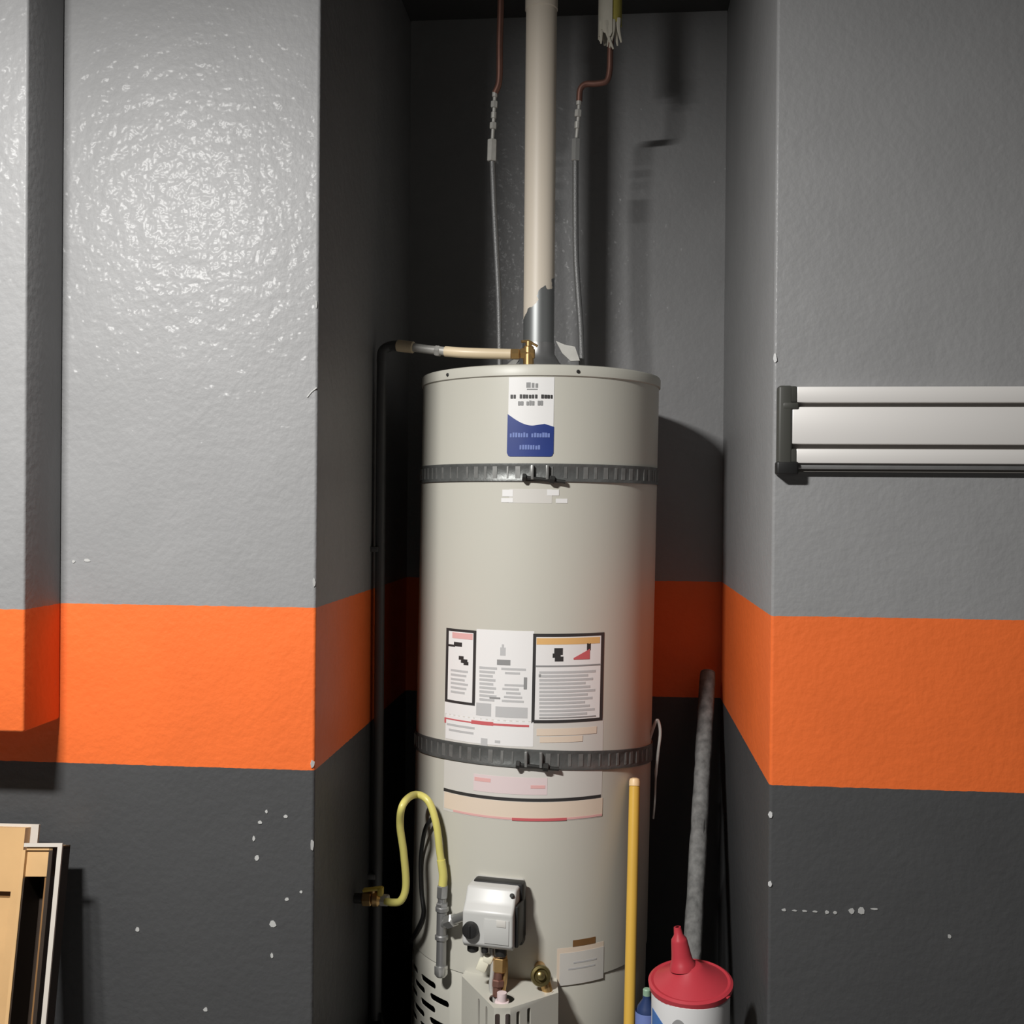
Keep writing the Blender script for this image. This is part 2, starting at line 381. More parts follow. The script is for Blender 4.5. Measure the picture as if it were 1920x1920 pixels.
# torn sticker remains below the upper strap
for r in ((942, 918, 962, 931), (940, 934, 962, 942), (1026, 918, 1048, 929), (1042, 935, 1064, 943)):
    obj('sticker_scrap', px_patch(*r, 1), M['white'], H)
obj('sticker_scrap', px_patch(955, 917, 1035, 943, 0), M['offwhite'], H)

# --- the large instruction sheet
CX = 985
sheet = obj('instruction_label', px_patch(833, 1352, 1129, 1540, 0, CX), M['offwhite'], H)
obj('panel', px_patch(892, 1182, 1000, 1354, 0), M['white'], sheet)
obj('panel', px_patch(834, 1316, 893, 1354, 0, 880), M['white'], sheet)
obj('panel', px_patch(836, 1354, 1000, 1400, 1, CX), M['white'], sheet)
def frame(x0, y0, x1, y1, bw, layer, name):
    xc = (x0+x1)/2
    f = obj(name, px_patch(x0, y0, x1, y1, layer), M['ink'], H)
    obj('panel', px_patch(x0+bw, y0+bw, x1-bw, y1-bw, layer+1), M['white'], f)
    return f
A = frame(836, 1180, 892, 1320, 5, 1, 'warning_label')
obj('header_bar', px_patch(849, 1187, 887, 1198, 3), M['pinkred'], A)
obj('pictogram', join(px_patch(841, 1208, 854, 1212, 3), px_patch(852, 1204, 867, 1212, 3), px_patch(861, 1230, 870, 1237, 3), px_patch(865, 1236, 877, 1243, 3), px_patch(870, 1241, 879, 1247, 3)), M['ink'], A)
obj('small_print', join(*[px_patch(846, 1256+8*i, 878-(i % 3)*3, 1260+8*i, 3) for i in range(6)]), M['inkgrey'], A)
Cc = frame(998, 1188, 1131, 1355, 6, 1, 'warning_label')
obj('header_bar', px_patch(1006, 1196, 1124, 1208, 3), M['orangep'], Cc)
obj('pictogram', join(px_patch(1039, 1215, 1055, 1228, 3), px_patch(1036, 1225, 1051, 1233, 3), px_patch(1040, 1231, 1056, 1240, 3), px_patch(1100, 1206, 1107, 1219, 3)), M['ink'], Cc)
obj('pictogram', patch(cyl(1075, 1230)[0], cyl(1105, 1230)[0], 0, 0, .0020, n=8, zf=lambda t: (cyl(1090, 1236)[1], cyl(1090, 1233-16*t)[1])), M['red'], Cc)
obj('divider', px_patch(1004, 1247, 1126, 1250, 3), M['midgrey'], Cc)
obj('small_print', join(*[px_patch(1011, 1258+7.2*i, 1116-(i*37 % 23), 1262.4+7.2*i, 3) for i in range(12)]), M['inkgrey'], Cc)
obj('small_print', join(px_patch(1010, 1264, 1014, 1269, 4), px_patch(1011, 1344, 1116, 1346, 4)), M['midgrey'], Cc)
obj('flame_symbol', join(px_patch(938, 1214, 948, 1229, 1), px_patch(941, 1208, 945, 1215, 1)), M['inkgrey'], sheet)
obj('pictogram', px_patch(932, 1237, 957, 1247, 1), M['midgrey'], sheet)
rows = []
for i in range(9):
    y = 1252+7.5*i
    rows.append(px_patch(899, y, 932-(i*13 % 9), y+4.5, 1, 945))
    if i not in (2, 3): rows.append(px_patch(940+(i*7 % 11), y, 986-(i*11 % 14), y+4, 1, 945))
rows += [px_patch(893, 1321, 921, 1345, 1, 945), px_patch(929, 1325, 989, 1345, 1, 945)]
obj('small_print', join(*rows), M['inkgrey'], sheet)
obj('small_print', join(px_patch(982, 1270, 988, 1292, 2), px_patch(918, 1308, 938, 1311, 2, 945)), M['midgrey'], sheet)
obj('red_line', join(px_patch(834, 1351, 886, 1353.5, 2, 870), px_patch(834, 1351, 837, 1361, 2, 870), px_patch(884, 1357, 925, 1364, 2, CX), px_patch(925, 1359, 992, 1363, 2, CX)), M['red'], sheet)
obj('orange_block', join(px_patch(1006, 1366, 1118, 1379, 2, CX+60), px_patch(1012, 1381, 1092, 1392, 2, CX+60)), M['cream'], sheet)
obj('pictogram', join(px_patch(902, 1384, 914, 1398, 2), px_patch(928, 1388, 938, 1393, 2)), M['inkgrey'], sheet)
obj('small_print', join(px_patch(838, 1370, 890, 1374, 2, CX), px_patch(842, 1380, 888, 1384, 2, CX)), M['inkgrey'], sheet)
obj('small_print', join(px_patch(890, 1464, 920, 1471, 2, CX), px_patch(995, 1472, 1022, 1478, 2, CX)), M['pinkred'], sheet)
obj('pale_block', px_patch(888, 1458, 1026, 1490, 1, CX), M['pink'], sheet)
obj('black_line', px_patch(832, 1497, 1126, 1503, 1, CX), M['ink'], sheet)
obj('cream_block', px_patch(833, 1504, 1129, 1535, 1, CX), M['cream'], sheet)
obj('red_line', px_patch(850, 1534, 1128, 1538, 2, CX), M['pinkred'], sheet)
obj('red_line', px_patch(960, 1534, 1062, 1539, 3, CX), M['red'], sheet)
# small label low on the right
s2 = obj('small_label', px_patch(1044, 1774, 1131, 1844, 0), M['cream'], H)
obj('panel', px_patch(1049, 1783, 1131, 1843, 1), M['offwhite'], s2)
obj('small_print', join(px_patch(1075, 1800, 1118, 1803, 2), px_patch(1065, 1812, 1115, 1815, 2)), M['inkgrey'], s2)
obj('brown_tab', px_patch(1074, 1760, 1116, 1772, 1), M['woodd'], H)

# --- gas control valve (part of the heater)
gphi = cyl(937, 1720)[0]; gc = cp(gphi, cyl(937, 1720)[1], TR)
gz = P(922, 1738, gc.y-.09).z
gn = Vector((math.sin(gphi), -math.cos(gphi), 0)); gu = Vector((math.cos(gphi), math.sin(gphi), 0)); ZU = Vector((0, 0, 1))
def G(u, d, h): return Vector((gc.x, gc.y, gz))+gu*u+gn*d+ZU*h
W2 = .0535
prof = [(-.012, -.046), (.088, -.046), (.098, -.036), (.098, .030), (.082, .046), (.066, .072), (-.012, .072)]
bm = bmesh.new(); bm.from_mesh(prism([G(-W2, d, h) for d, h in prof], gu*2*W2))
bmesh.ops.bevel(bm, geom=bm.edges[:], offset=.005, segments=3, affect='EDGES', profile=.5)
gv = obj('gas_control', fin(bm), M['valve_grey'], H)
obj('back_plate', join(box(G(.006, .026, .011), (2*W2+.002, .030, .130), gu.to_track_quat('X', 'Z').to_matrix(), .006), ), M['dark'], gv)  # black back body, made larger to stand in for the shadow around it
obj('side_and_shadow', box(G(W2+.003, .045, .0), (.008, .07, .085), gu.to_track_quat('X', 'Z').to_matrix(), .003), M['dark'], gv)  # black side that also stands in for the shadow beside the valve
kp = G(-.034, .098, -.006)
kn = obj('knob', join(lathe([(.0165, -.002), (.0165, .010), (.015, .0135), (.010, .015)], kp, gn, 28), box(kp+gn*.0155, (.005, .004, .024), gu.to_track_quat('X', 'Z').to_matrix(), .001)), M['dark'], gv)
obj('screw', rod(G(.046, .068, .060), G(.046, .079, .064), .0045, 12, .001), M['blackm'], gv)
obj('raised_panel', box(G(.020, .099, -.006), (.052, .002, .050), gu.to_track_quat('X', 'Z').to_matrix(), .0008), M['valve_grey'], gv)
obj('raised_panel', box(G(.030, .1003, .012), (.020, .0016, .014), gu.to_track_quat('X', 'Z').to_matrix(), .0006), M['offwhite'], gv)
obj('port', join(rod(G(-.038, .07, -.062), G(-.038, .07, -.045), .012, 14, .002), rod(G(-.010, .08, -.058), G(-.010, .08, -.045), .007, 12, .001), rod(G(.022, .07, -.066), G(.022, .07, -.045), .012, 14, .002)), M['blackm'], gv)
obj('wire_connector', join(box(P(905, 1809, gc.y-.065), (.022, .014, .026), Matrix.Rotation(.4, 3, 'Y'), .003), box(P(915, 1797, gc.y-.065), (.020, .016, .016), Matrix.Rotation(.4, 3, 'Y'), .003)), M['conn'], gv)
# tubes from the valve down into the burner cover
yv = gc.y-.062
for pts, r, m in (([(936, 1775), (938, 1800), (934, 1830), (932, 1868)], .0095, 'copper'), ([(922, 1778), (924, 1815), (921, 1850), (928, 1880)], .005, 'zinc'), ([(945, 1780), (948, 1812), (946, 1842), (940, 1876)], .005, 'brass')):
    obj('burner_tube', tube(smooth_path([P(x, y, yv-i*.006) for i, (x, y) in enumerate(pts)], 6), r, 12), M[m], gv)
a, b = P(938, 1795, yv-.004), P(937, 1822, yv-.008)
obj('tube_nut', hexnut(a, b, .016), M['brass'], gv)
obj('tube_nut', hexnut(P(934, 1836, yv-.014), P(933, 1850, yv-.016), .013), M['copper'], gv)

# --- burner cover: hollow folded box with slots
zt = .300
BL, FL, FR, RR = PZ(866, 1830, zt), PZ(926, 1890, zt), PZ(957, 1890, zt), PZ(1047, 1861, zt)
inL, inR = cp(cyl(866, 1830)[0], zt, TR-.02), cp(cyl(1047, 1861)[0], zt, TR-.02)
poly = [inL, BL, FL, FR, RR, inR]
cover = obj('burner_cover', prism([p-ZU*.20 for p in poly], ZU*.20), M['enamel'], H, 30)
ctr = sum(poly, Vector())/6
inner = prism([ctr+(p-ctr)*.95-ZU*.21 for p in poly], ZU*.207)
cuts = [inner]
hole = PZ(941, 1872, zt)
cuts.append(rod(hole-ZU*.02, hole+ZU*.02, .026, 20))
def face_slots(a, b, fr, w=.0085, top=.012, L=.12):
    d = (b-a).normalized(); n = Vector((d.y, -d.x, 0))
    for f in fr:
        c = a+(b-a)*f; c = Vector((c.x, c.y, zt-top-L/2))
        cuts.append(box(c, (w, .03, L), d.to_track_quat('X', 'Z').to_matrix(), .003))
face_slots(BL, FL, (.55, .78)); face_slots(FL, FR, (.22, .85), .010); face_slots(FR, RR, (.16, .38), .009)
for c in cuts: cut(cover, c)
obj('pilot_assembly', join(box(hole-ZU*.03, (.03, .03, .05), None, .004), rod(hole-ZU*.005, hole+ZU*.012, .010, 14)), M['pink'], cover)
# drain spigot
dn = cp(cyl(1012, 1815)[0], P(1012, 1815, 2.30).z, TR-.004)
dd = Vector((math.sin(cyl(1012, 1815)[0]), -math.cos(cyl(1012, 1815)[0]), 0))
sp = obj('drain_valve', join(rod(dn, dn+dd*.045, .012, 18, .001), tube(smooth_path([dn+dd*.035, dn+dd*.05+ZU*-.008+Vector((.006, 0, 0)), dn+dd*.058+ZU*-.042+Vector((.014, 0, 0))], 6), .0115, 16)), M['brass'], H)
obj('handwheel', lathe([(.006, 0), (.018, .001), (.0215, .005), (.020, .010), (.015, .011), (.013, .006), (.009, .006), (.008, .014), (.004, .016)], dn+dd*.058+ZU*.004+Vector((-.003, 0, 0)), dd+ZU*.35, 24), M['oldbrass'], sp)
obj('hose_thread', join(*[rod(dn+dd*.0565+ZU*(-.030-.005*i)+Vector((.0125+.001*i, 0, 0)), dn+dd*.0570+ZU*(-.033-.005*i)+Vector((.0132+.001*i, 0, 0)), .0135, 16) for i in range(3)]), M['brass'], sp)

# ------------------------------------------------------------------ straps
def strap(label, zf, h, gap_at, tail):
    t = thing('seismic_strap', label, 'strap', (TX, TY, 0), 'perforated metal straps around the water heater')
    N = 132; bm = bmesh.new(); rings = []
    for i in range(N):
        ph = 2*math.pi*i/N; z = zf(ph)
        rings.append([bm.verts.new(cp(ph, z+dz, TR+o)) for dz, o in ((-h/2, .0012), (h/2, .0012), (h/2, .0034), (h*.36, .0034), (h*.30, .0024), (-h*.30, .0024), (-h*.36, .0034), (-h/2, .0034))])
    for i in range(N):
        a, b = rings[i], rings[(i+1) % N]
        for k in range(8): bm.faces.new((a[k], a[(k+1) % 8], b[(k+1) % 8], b[k]))
    band = obj('band', fin(bm), M['strap'], t)
    rnd = random.Random(h); ribs = []
    for i in range(72):
        ph = math.radians(i*5)+rnd.uniform(-.012, .012)
        if abs(ph-gap_at) < .06: continue
        hw = rnd.choice((.0035, .006, .010))/TR/2
        ribs.append(patch(ph-hw, ph+hw, zf(ph)-h*.33, zf(ph)+h*.33, .0036, .002))
    ro = obj('ribs', join(*ribs), M['rib'], band); ro['kind'] = 'stuff'
    # turned-out ends and the tension bolt
    for s in (-1, 1):
        ph = gap_at+s*.055
        c = cp(ph, zf(ph), TR+.007); u = Vector((math.cos(ph), math.sin(ph), 0)); n = Vector((math.sin(ph), -math.cos(ph), 0))
        obj('clamp_end', box(c, (.006, .012, h*.80), u.to_track_quat('X', 'Z').to_matrix(), .001), M['rib'], t)
    a, b = cp(gap_at-.10, zf(0)-h*.30, TR+.010), cp(gap_at+.19, zf(0)-h*.52, TR+.010)
    obj('tension_bolt', rod(a, b, .0042, 10), M['blackm'], t)
    obj('bolt_head', hexnut(a-(b-a).normalized()*.008, a, .009, .001), M['blackm'], t)
    obj('bolt_nut', hexnut(cp(gap_at+.07, zf(0)-h*.38, TR+.010), cp(gap_at+.11, zf(0)-h*.42, TR+.010), .009, .001), M['blackm'], t)
    if tail:
        tail(t)
    return t
zu = CZ+(953-889)/F*2.3
strap('upper perforated metal strap around the tank below the blue label', lambda p: zu+.001*math.cos(p), .038, cyl(1012, 890)[0], None)
def tail(t):
    pts = [(1216, 1392), (1226, 1362), (1233, 1350), (1238, 1372), (1234, 1410), (1230, 1450), (1228, 1500), (1225, 1535)]
    obj('strap_tail', tube(smooth_path([P(x, y, 2.53) for x, y in pts], 5), [.0035]*26+[.0022]*10, 8), M['zinc'], t)
strap('lower perforated metal strap crossing the instruction labels', lambda p: .742+.026*math.cos(p)-.009*math.sin(p), .040, cyl(1000, 1430)[0], tail)

# ------------------------------------------------------------------ flue
fx = P(1012, 400, TY).x; zl = Z_TOP
V = thing('flue_pipe', 'vertical cream-painted flue pipe rising from the heater top', 'pipe', (fx, TY, zl))
def flx(py): return P(1012+(400-py)*.005, py, TY).x
obj('pipe', lathe([(.0365, zl+.055), (.0365, ZC-.002)], (fx, TY, 0), seg=48), M['flue'], V)
obj('joint_ring', lathe([(.0368, ZC-.13), (.0385, ZC-.128), (.0385, ZC-.10), (.0368, ZC-.098)], (fx, TY, 0), seg=48), M['flue'], V)
obj('draft_hood', lathe([(.038, zl+.085), (.038, zl+.060), (.050, zl+.040), (.066, zl+.026), (.066, zl+.022), (.048, zl+.036), (.036, zl+.058)], (fx, TY, 0), seg=48, cap=False), M['steel'], V)
lg = [P(x, y, TY-.085) for x, y in ((1042, 639), (1058, 646), (1078, 650), (1087, 676), (1070, 677), (1054, 662))]
obj('hood_leg', prism(lg, (0, .006, 0)), M['zinc'], V)
for a in (85, 205):
    r = math.radians(a); n = Vector((math.cos(r), math.sin(r), 0))
    c = Vector((fx, TY, zl))+n*.072
    obj('hood_leg', prism([c+ZU*-.004, c+ZU*-.004+n*.028, c+n*.018+ZU*.020, c-n*.010+ZU*.045, c-n*.022+ZU*.045, c-n*.004+ZU*.015], n.cross(ZU)*.014), M['zinc'], V)

# ------------------------------------------------------------------ water lines
def line(label, items, cat='water pipe'):
    base = P(*items[-1][2][-1], TY-.02); base.z = zl
    t = thing('water_line', label, cat, base, 'water lines above the heater')
    for nm, kind, pts, r, m in items:
        q = [P(x, y, TY-.02) for x, y in pts]
        if kind == 'tube': obj(nm, tube(smooth_path(q, 8), r, 14), M[m], t)
        elif kind == 'rod': obj(nm, rod(q[0], q[1], r, 16, r*.2), M[m], t)
        elif kind == 'nut': obj(nm, hexnut(q[0], q[1], r, .0015), M[m], t)
    return t
def beads(x0, y0, x1, y1, n):
    """stacked fittings of a dielectric joint"""
    out = []
    for i in range(n):
        f0, f1 = i/n, (i+.62)/n
        out.append(('fitting', 'nut' if i % 2 else 'rod', [(x0+(x1-x0)*f0, y0+(y1-y0)*f0), (x0+(x1-x0)*f1, y0+(y1-y0)*f1)], .0085 if i % 2 else .0065, 'zinc'))
    return out
line('thin water line with straight copper top left of the flue',
     [('copper_pipe', 'tube', [(939, -80), (939, 0), (937, 80), (936, 150), (928, 175)], .0078, 'copper'),
      ('stem', 'tube', [(928, 172), (926, 215), (923, 268)], .0042, 'zinc')]
     + beads(928, 170, 924, 250, 4)
     + [('coupling_nut', 'nut', [(923, 262), (922, 303)], .0115, 'zinc'),
        ('flex_hose', 'tube', [(923, 300), (926, 380), (930, 460), (934, 540), (936, 610), (937, 690)], .0065, 'braid')])
wl2 = line('thin water line with kinked copper and wrapped top right of the flue',
     [('copper_pipe', 'tube', [(1146, 60), (1144, 100), (1143, 132), (1137, 152), (1118, 157), (1098, 158), (1088, 168), (1086, 190)], .0072, 'copper'),
      ('stem', 'tube', [(1086, 186), (1084, 225), (1080, 268)], .0042, 'zinc')]
     + beads(1086, 184, 1081, 250, 3)
     + [('coupling_nut', 'nut', [(1080, 260), (1079, 302)], .0105, 'bright'),
        ('flex_hose', 'tube', [(1079, 300), (1079, 390), (1080, 480), (1085, 560), (1089, 620), (1091, 690)], .0070, 'braid')])
# torn insulation on the right line
ia, ib = P(1145, 78, TY-.02), P(1147, -90, TY-.02)
obj('copper_pipe', rod(P(1146, 62, TY-.02), ib, .0072, 14), M['copper'], wl2)
def sleeve(c0, c1, r, a0, a1, rag, seed):
    rnd = random.Random(seed); n = 22; bm = bmesh.new(); ax = (c1-c0); g = []
    for i in range(n+1):
        a = a0+(a1-a0)*i/n; d = Vector((math.sin(a), -math.cos(a), 0)); s = rnd.uniform(0, rag)
        g.append([bm.verts.new(c0+ax*s+d*r), bm.verts.new(c1+d*r), bm.verts.new(c1+d*(r-.004)), bm.verts.new(c0+ax*s+d*(r-.004))])
    for a, b in zip(g, g[1:]):
        for k in range(4): bm.faces.new((a[k], a[(k+1) % 4], b[(k+1) % 4], b[k]))
    bm.faces.new(g[0]); bm.faces.new(g[-1]); return fin(bm)
obj('insulation_wrap', sleeve(ia, ib, .0295, -math.pi*.95, .12, .10, 2), M['insul'], wl2)
obj('insulation_lining', sleeve(ia+ZU*.03, ib, .0255, -.2, math.pi*.8, .05, 4), M['insuly'], wl2)
for i, (x, y, x2, y2) in enumerate([(1138, 60, 1150, 92), (1150, 58, 1143, 90), (1160, 55, 1165, 80), (1128, 60, 1127, 82), (1155, 62, 1158, 86), (1145, 50, 1139, 88)]):
    obj('torn_strip', tube(smooth_path([P(x, y-20, TY-.044+.004*i), P(x, y, TY-.046+.004*i), P(x2, y2, TY-.042+.004*i)], 4), [.006, .006, .0055, .005, .0045, .004, .0035, .003, .002], 7), M['insul'], wl2)

# ------------------------------------------------------------------ relief valve and discharge pipe
ry = TY-.16
rz = P(992, 665, ry).z
D = thing('relief_discharge_pipe', 'brass relief valve with cream pipe running left across the tank top and down', 'pipe', (P(992, 665, ry).x, ry, zl))
vb = P(991, 663, ry)
zs = zl+.003
obj('valve_body', join(rod((vb.x, vb.y, zs), vb+ZU*.016, .012, 16, .002), hexnut(vb-Vector((.018, 0, 0)), vb+Vector((.014, 0, 0)), .0125), rod(vb+ZU*.01, vb+ZU*.028, .007, 12, .001)), M['brass'], D)
obj('test_lever', tube([vb+ZU*.026+Vector((-.016, -.004, 0)), vb+ZU*.028, vb+Vector((.020, 0, .016))], .003, 8), M['brass'], D)
e1, e2 = P(975, 664, ry), P(958, 664, ry)
obj('collar', hexnut(e1, e2, .0125), M['brass'], D)
yl = 2.47
ends = [P(958, 664, ry), P(880, 662, ry-.0), P(835, 659, ry+.012)]
obj('pipe', tube(smooth_path(ends, 6), .0118, 18), M['cpvc'], D)
q = [P(838, 659, ry+.012), P(800, 655, ry+.022), P(772, 651, ry+.030)]
obj('pipe', tube(smooth_path(q, 6), .0098, 18), M['zinc'], D)
obj('adapter', hexnut(P(826, 658.5, ry+.016), P(816, 657.5, ry+.018), .0128), M['zinc'], D)
obj('adapter', rod(P(776, 651.5, ry+.029), P(745, 648, ry+.038), .0135, 18, .002), M['cpvc'], D)
xw = XL+.020
dn0 = P(748, 648, ry+.036)
pw = PX(716, 652, xw)
obj('elbow', tube(smooth_path([dn0, Vector((xw+.02, pw.y+.003, dn0.z+.001)), Vector((xw+.003, pw.y, dn0.z-.010)), Vector((xw, pw.y, dn0.z-.035))], 8), .0118, 16), M['darkpaint'], D)
obj('down_pipe', rod((xw, pw.y, .12), (xw, pw.y, dn0.z-.03), .0112, 18), M['darkpaint'], D)
for z in (.45, 1.2):
    obj('pipe_clip', box((XL+.008, pw.y, z), (.020, .030, .012), None, .002), M['darkpaint'], D)

# ------------------------------------------------------------------ gas line
gx = PX(690, 1685, XL+.03)
gvz = gx.z
K = thing('gas_shutoff_valve', 'small brass gas shutoff valve with yellow lever on the dark side wall', 'valve', (XL, gx.y, gvz))
obj('pipe_stub', rod((XL-.004, gx.y, gvz), (XL+.025, gx.y, gvz), .011, 16), M['blackm'], K)
obj('valve_body', join(hexnut((XL+.018, gx.y, gvz), (XL+.038, gx.y, gvz), .0155), lathe([(.008, 0), (.016, .006), (.016, .016), (.009, .024)], (XL+.036, gx.y, gvz), (1, 0, 0), 20), rod((XL+.042, gx.y, gvz), (XL+.042, gx.y, gvz+.020), .007, 12)), M['brass'], K)
obj('lever', join(box((XL+.040, gx.y-.002, gvz+.022), (.042, .016, .006), Matrix.Rotation(-.15, 3, 'Y'), .002), box((XL+.058, gx.y-.002, gvz+.018), (.012, .018, .018), None, .003)), M['yhandle'], K)
C = thing('gas_connector', 'looping yellow coated flexible gas hose between wall valve and heater', 'gas hose', (XL+.06, gx.y, gvz))
sx = XL+.060
tp = Vector(); ty = 2.335                                 # plane of the tee
hose = [Vector((sx+.004, gx.y, gvz-.002)), P(735, 1692, gx.y-.015), P(752, 1688, gx.y-.02), P(761, 1660, gx.y-.02), P(757, 1600, gx.y-.03), P(750, 1545, gx.y-.04), P(756, 1508, gx.y-.05),
        P(778, 1490, ty+.02), P(803, 1502, ty+.01), P(818, 1545, ty), P(825, 1600, ty), P(831, 1640, ty), P(830, 1668, ty)]
obj('hose', tube(smooth_path(hose, 8), .0080, 16), M['yellow'], C)
obj('flare_nut', hexnut((XL+.056, gx.y, gvz-.001), (XL+.076, gx.y, gvz-.002), .0125), M['zinc'], C)
obj('sleeve', tube(smooth_path([P(827, 1612, ty), P(831, 1640, ty), P(830, 1660, ty)], 5), .0095, 16), M['yellow'], C)
obj('flare_nut', hexnut(P(830, 1660, ty), P(829, 1684, ty), .0125), M['steel'], C)
T = thing('gas_drip_leg', 'grey iron gas tee with drip leg hanging beside the control valve', 'pipe fitting', P(828, 1830, ty))
obj('union', join(rod(P(829, 1683, ty), P(829, 1696, ty), .0095, 16), hexnut(P(829, 1692, ty), P(829, 1703, ty), .0135)), M['steel'], T)
tl = P(829, 1736, ty)
obj('tee', join(rod(P(829, 1702, ty), P(828, 1760, ty), .0115, 18, .001), rod(P(829, 1699, ty), P(829, 1709, ty), .0145, 18, .002), rod(P(828, 1752, ty), P(828, 1762, ty), .0145, 18, .002)), M['steel'], T)
ge = G(-W2+.004, .040, .005)
m1 = P(829, 1733, ty)
obj('nipple', tube([m1, m1+(ge-m1)*.5, ge], .0100, 16), M['bright'], T)
obj('tee_outlet', hexnut(m1+(ge-m1)*.18, m1+(ge-m1)*.42, .0150), M['bright'], T)
obj('drip_pipe', rod(P(828, 1758, ty), P(827, 1815, ty), .0108, 18), M['steel'], T)
obj('end_cap', lathe([(.0135, 0), (.0145, .003), (.0145, .018), (.010, .024), (.004, .025)], P(827, 1810, ty), P(827, 1840, ty)-P(827, 1810, ty), 18), M['bright'], T)
cab = [P(812, 1532, ty+.035), P(797, 1556, ty+.05), P(789, 1610, ty+.085), P(790, 1670, ty+.085), P(794, 1712, ty+.075), P(784, 1740, ty+.10), P(770, 1765, ty+.16)]
E = [P(862, 1650, ty+.0), P(848, 1580, ty+.0), P(830, 1540, ty+.02)]
wire = obj('cable', tube(smooth_path(cab, 8), .0048, 10), M['dark'])
tag(wire, 'thin black cable curving behind the yellow gas hose', 'cable')

# ------------------------------------------------------------------ yellow pole
p1 = P(1190, 1463, 2.405); p2 = P(1180, 1915, 2.27)
dv = (p2-p1).normalized(); p0 = p2+dv*((0-p2.z)/dv.z)
Yp = thing('broom_pole', 'yellow wooden broom handle leaning upright against the tank', 'broom handle', p0)
obj('shaft', rod(p0, p1-dv*-.012, .0118, 20, .002), M['pole'], Yp)
obj('end_tip', lathe([(.0121, 0), (.0121, .010), (.0105, .015), (.005, .0175)], p1+dv*.012, -dv, 20), M['poletip'], Yp)

# ------------------------------------------------------------------ grey rod
r1 = P(1327, 1264, 2.83); r2 = P(1297, 1800, 2.40)
dv = (r2-r1).normalized(); r0 = r2+dv*((0.006-r2.z)/dv.z)
Rr = thing('foam_tube', 'long mottled grey foam tube leaning in the right corner of the alcove', 'foam tube', r0)
n = 40; pts = [r0+(r1-r0)*i/n for i in range(n+1)]
rnd = random.Random(4)
obj('tube_body', tube(pts, [.0195+rnd.uniform(-.0011, .0011) for _ in pts], 18), M['foam'], Rr)
side = Vector((0.25, -1, 0)).normalized()
obj('slit', tube([p+side*.0192+Vector((.004*math.sin(i*.8), 0, 0)) for i, p in enumerate(pts)], .0022, 6), M['blackm'], Rr)
obj('tube_end', lathe([(.008, 0), (.019, 0), (.019, .003), (.008, .003)], r1-dv*.001, -dv, 18, False), M['foam'], Rr)

# ------------------------------------------------------------------ tub and funnel
ty2 = 2.085
fc = P(1295, 1841, ty2)
rz_ = fc.z-.004
Tb = thing('round_tub', 'white and blue round container at the right foot of the tank', 'container', (fc.x, ty2, 0))
tz = rz_-.011
obj('tub_body', lathe([(.066, 0), (.071, .006), (.0735, tz-.012), (.0735, tz-.004), (.069, tz)], (fc.x, ty2, 0), seg=48), M['tub'], Tb)
def tubpatch(a0, a1, z0f, z1f, off, n=14):
    bm = bmesh.new(); g = []
    for i in range(n+1):
        t = i/n; a = a0+(a1-a0)*t; d = Vector((math.sin(a), -math.cos(a), 0))
        c = Vector((fc.x, ty2, 0))
        z0, z1 = z0f(t), z1f(t)
        g.append([bm.verts.new(c+d*r+ZU*z) for z, r in ((z0, .0737+off), (z1, .0737+off), (z1, .0715), (z0, .0715))])
    for a, b in zip(g, g[1:]):
        for k in range(4): bm.faces.new((a[k], a[(k+1) % 4], b[(k+1) % 4], b[k]))
    bm.faces.new(g[0]); bm.faces.new(g[-1]); return fin(bm)
obj('blue_panel', tubpatch(-1.35, -.30, lambda t: .1, lambda t: tz-.030-.055*t*t, .0004), M['tubblue'], Tb)
obj('round_emblem', tubpatch(-.62, -.10, lambda t: .15, lambda t: tz-.066+.040*math.sqrt(max(0, 1-(2*t-1)**2)), .0008), M['midgrey'], Tb)
obj('emblem_center', tubpatch(-.50, -.22, lambda t: .15, lambda t: tz-.066+.028*math.sqrt(max(0, 1-(2*t-1)**2)), .0012), M['inkgrey'], Tb)
Fn = thing('funnel', 'red plastic funnel upside down on the white and blue container', 'funnel', (fc.x, ty2, rz_))
ax = Vector((-.04, -.13, 1)).normalized()
R = .0785
obj('bowl', lathe([(R-.003, -.010), (R, -.010), (R+.001, .0), (R-.004, .003), (R-.009, .002), (.050, .013), (.034, .022), (.024, .030), (.018, .034), (.004, .035)], (fc.x, ty2+.004, rz_+.004), ax, 48, False), M['redp'], Fn)
s0 = Vector((fc.x-.013, ty2+.004, rz_+.004))+ax*.024
tip = P(1270, 1738, s0.y+.004)
d = tip-s0; Ls = d.length
obj('spout', lathe([(.026, 0), (.0225, Ls*.16), (.0205, Ls*.20), (.0185, Ls*.34), (.0155, Ls*.66), (.0145, Ls*.72), (.0085, Ls*.82), (.0068, Ls), (.004, Ls)], s0, d, 28, False), M['redp'], Fn)
obj('rim_tab', box((fc.x+.062, ty2-.040, rz_-.003), (.014, .010, .003), Matrix.Rotation(-.6, 3, 'Z'), .001), M['redp'], Fn)
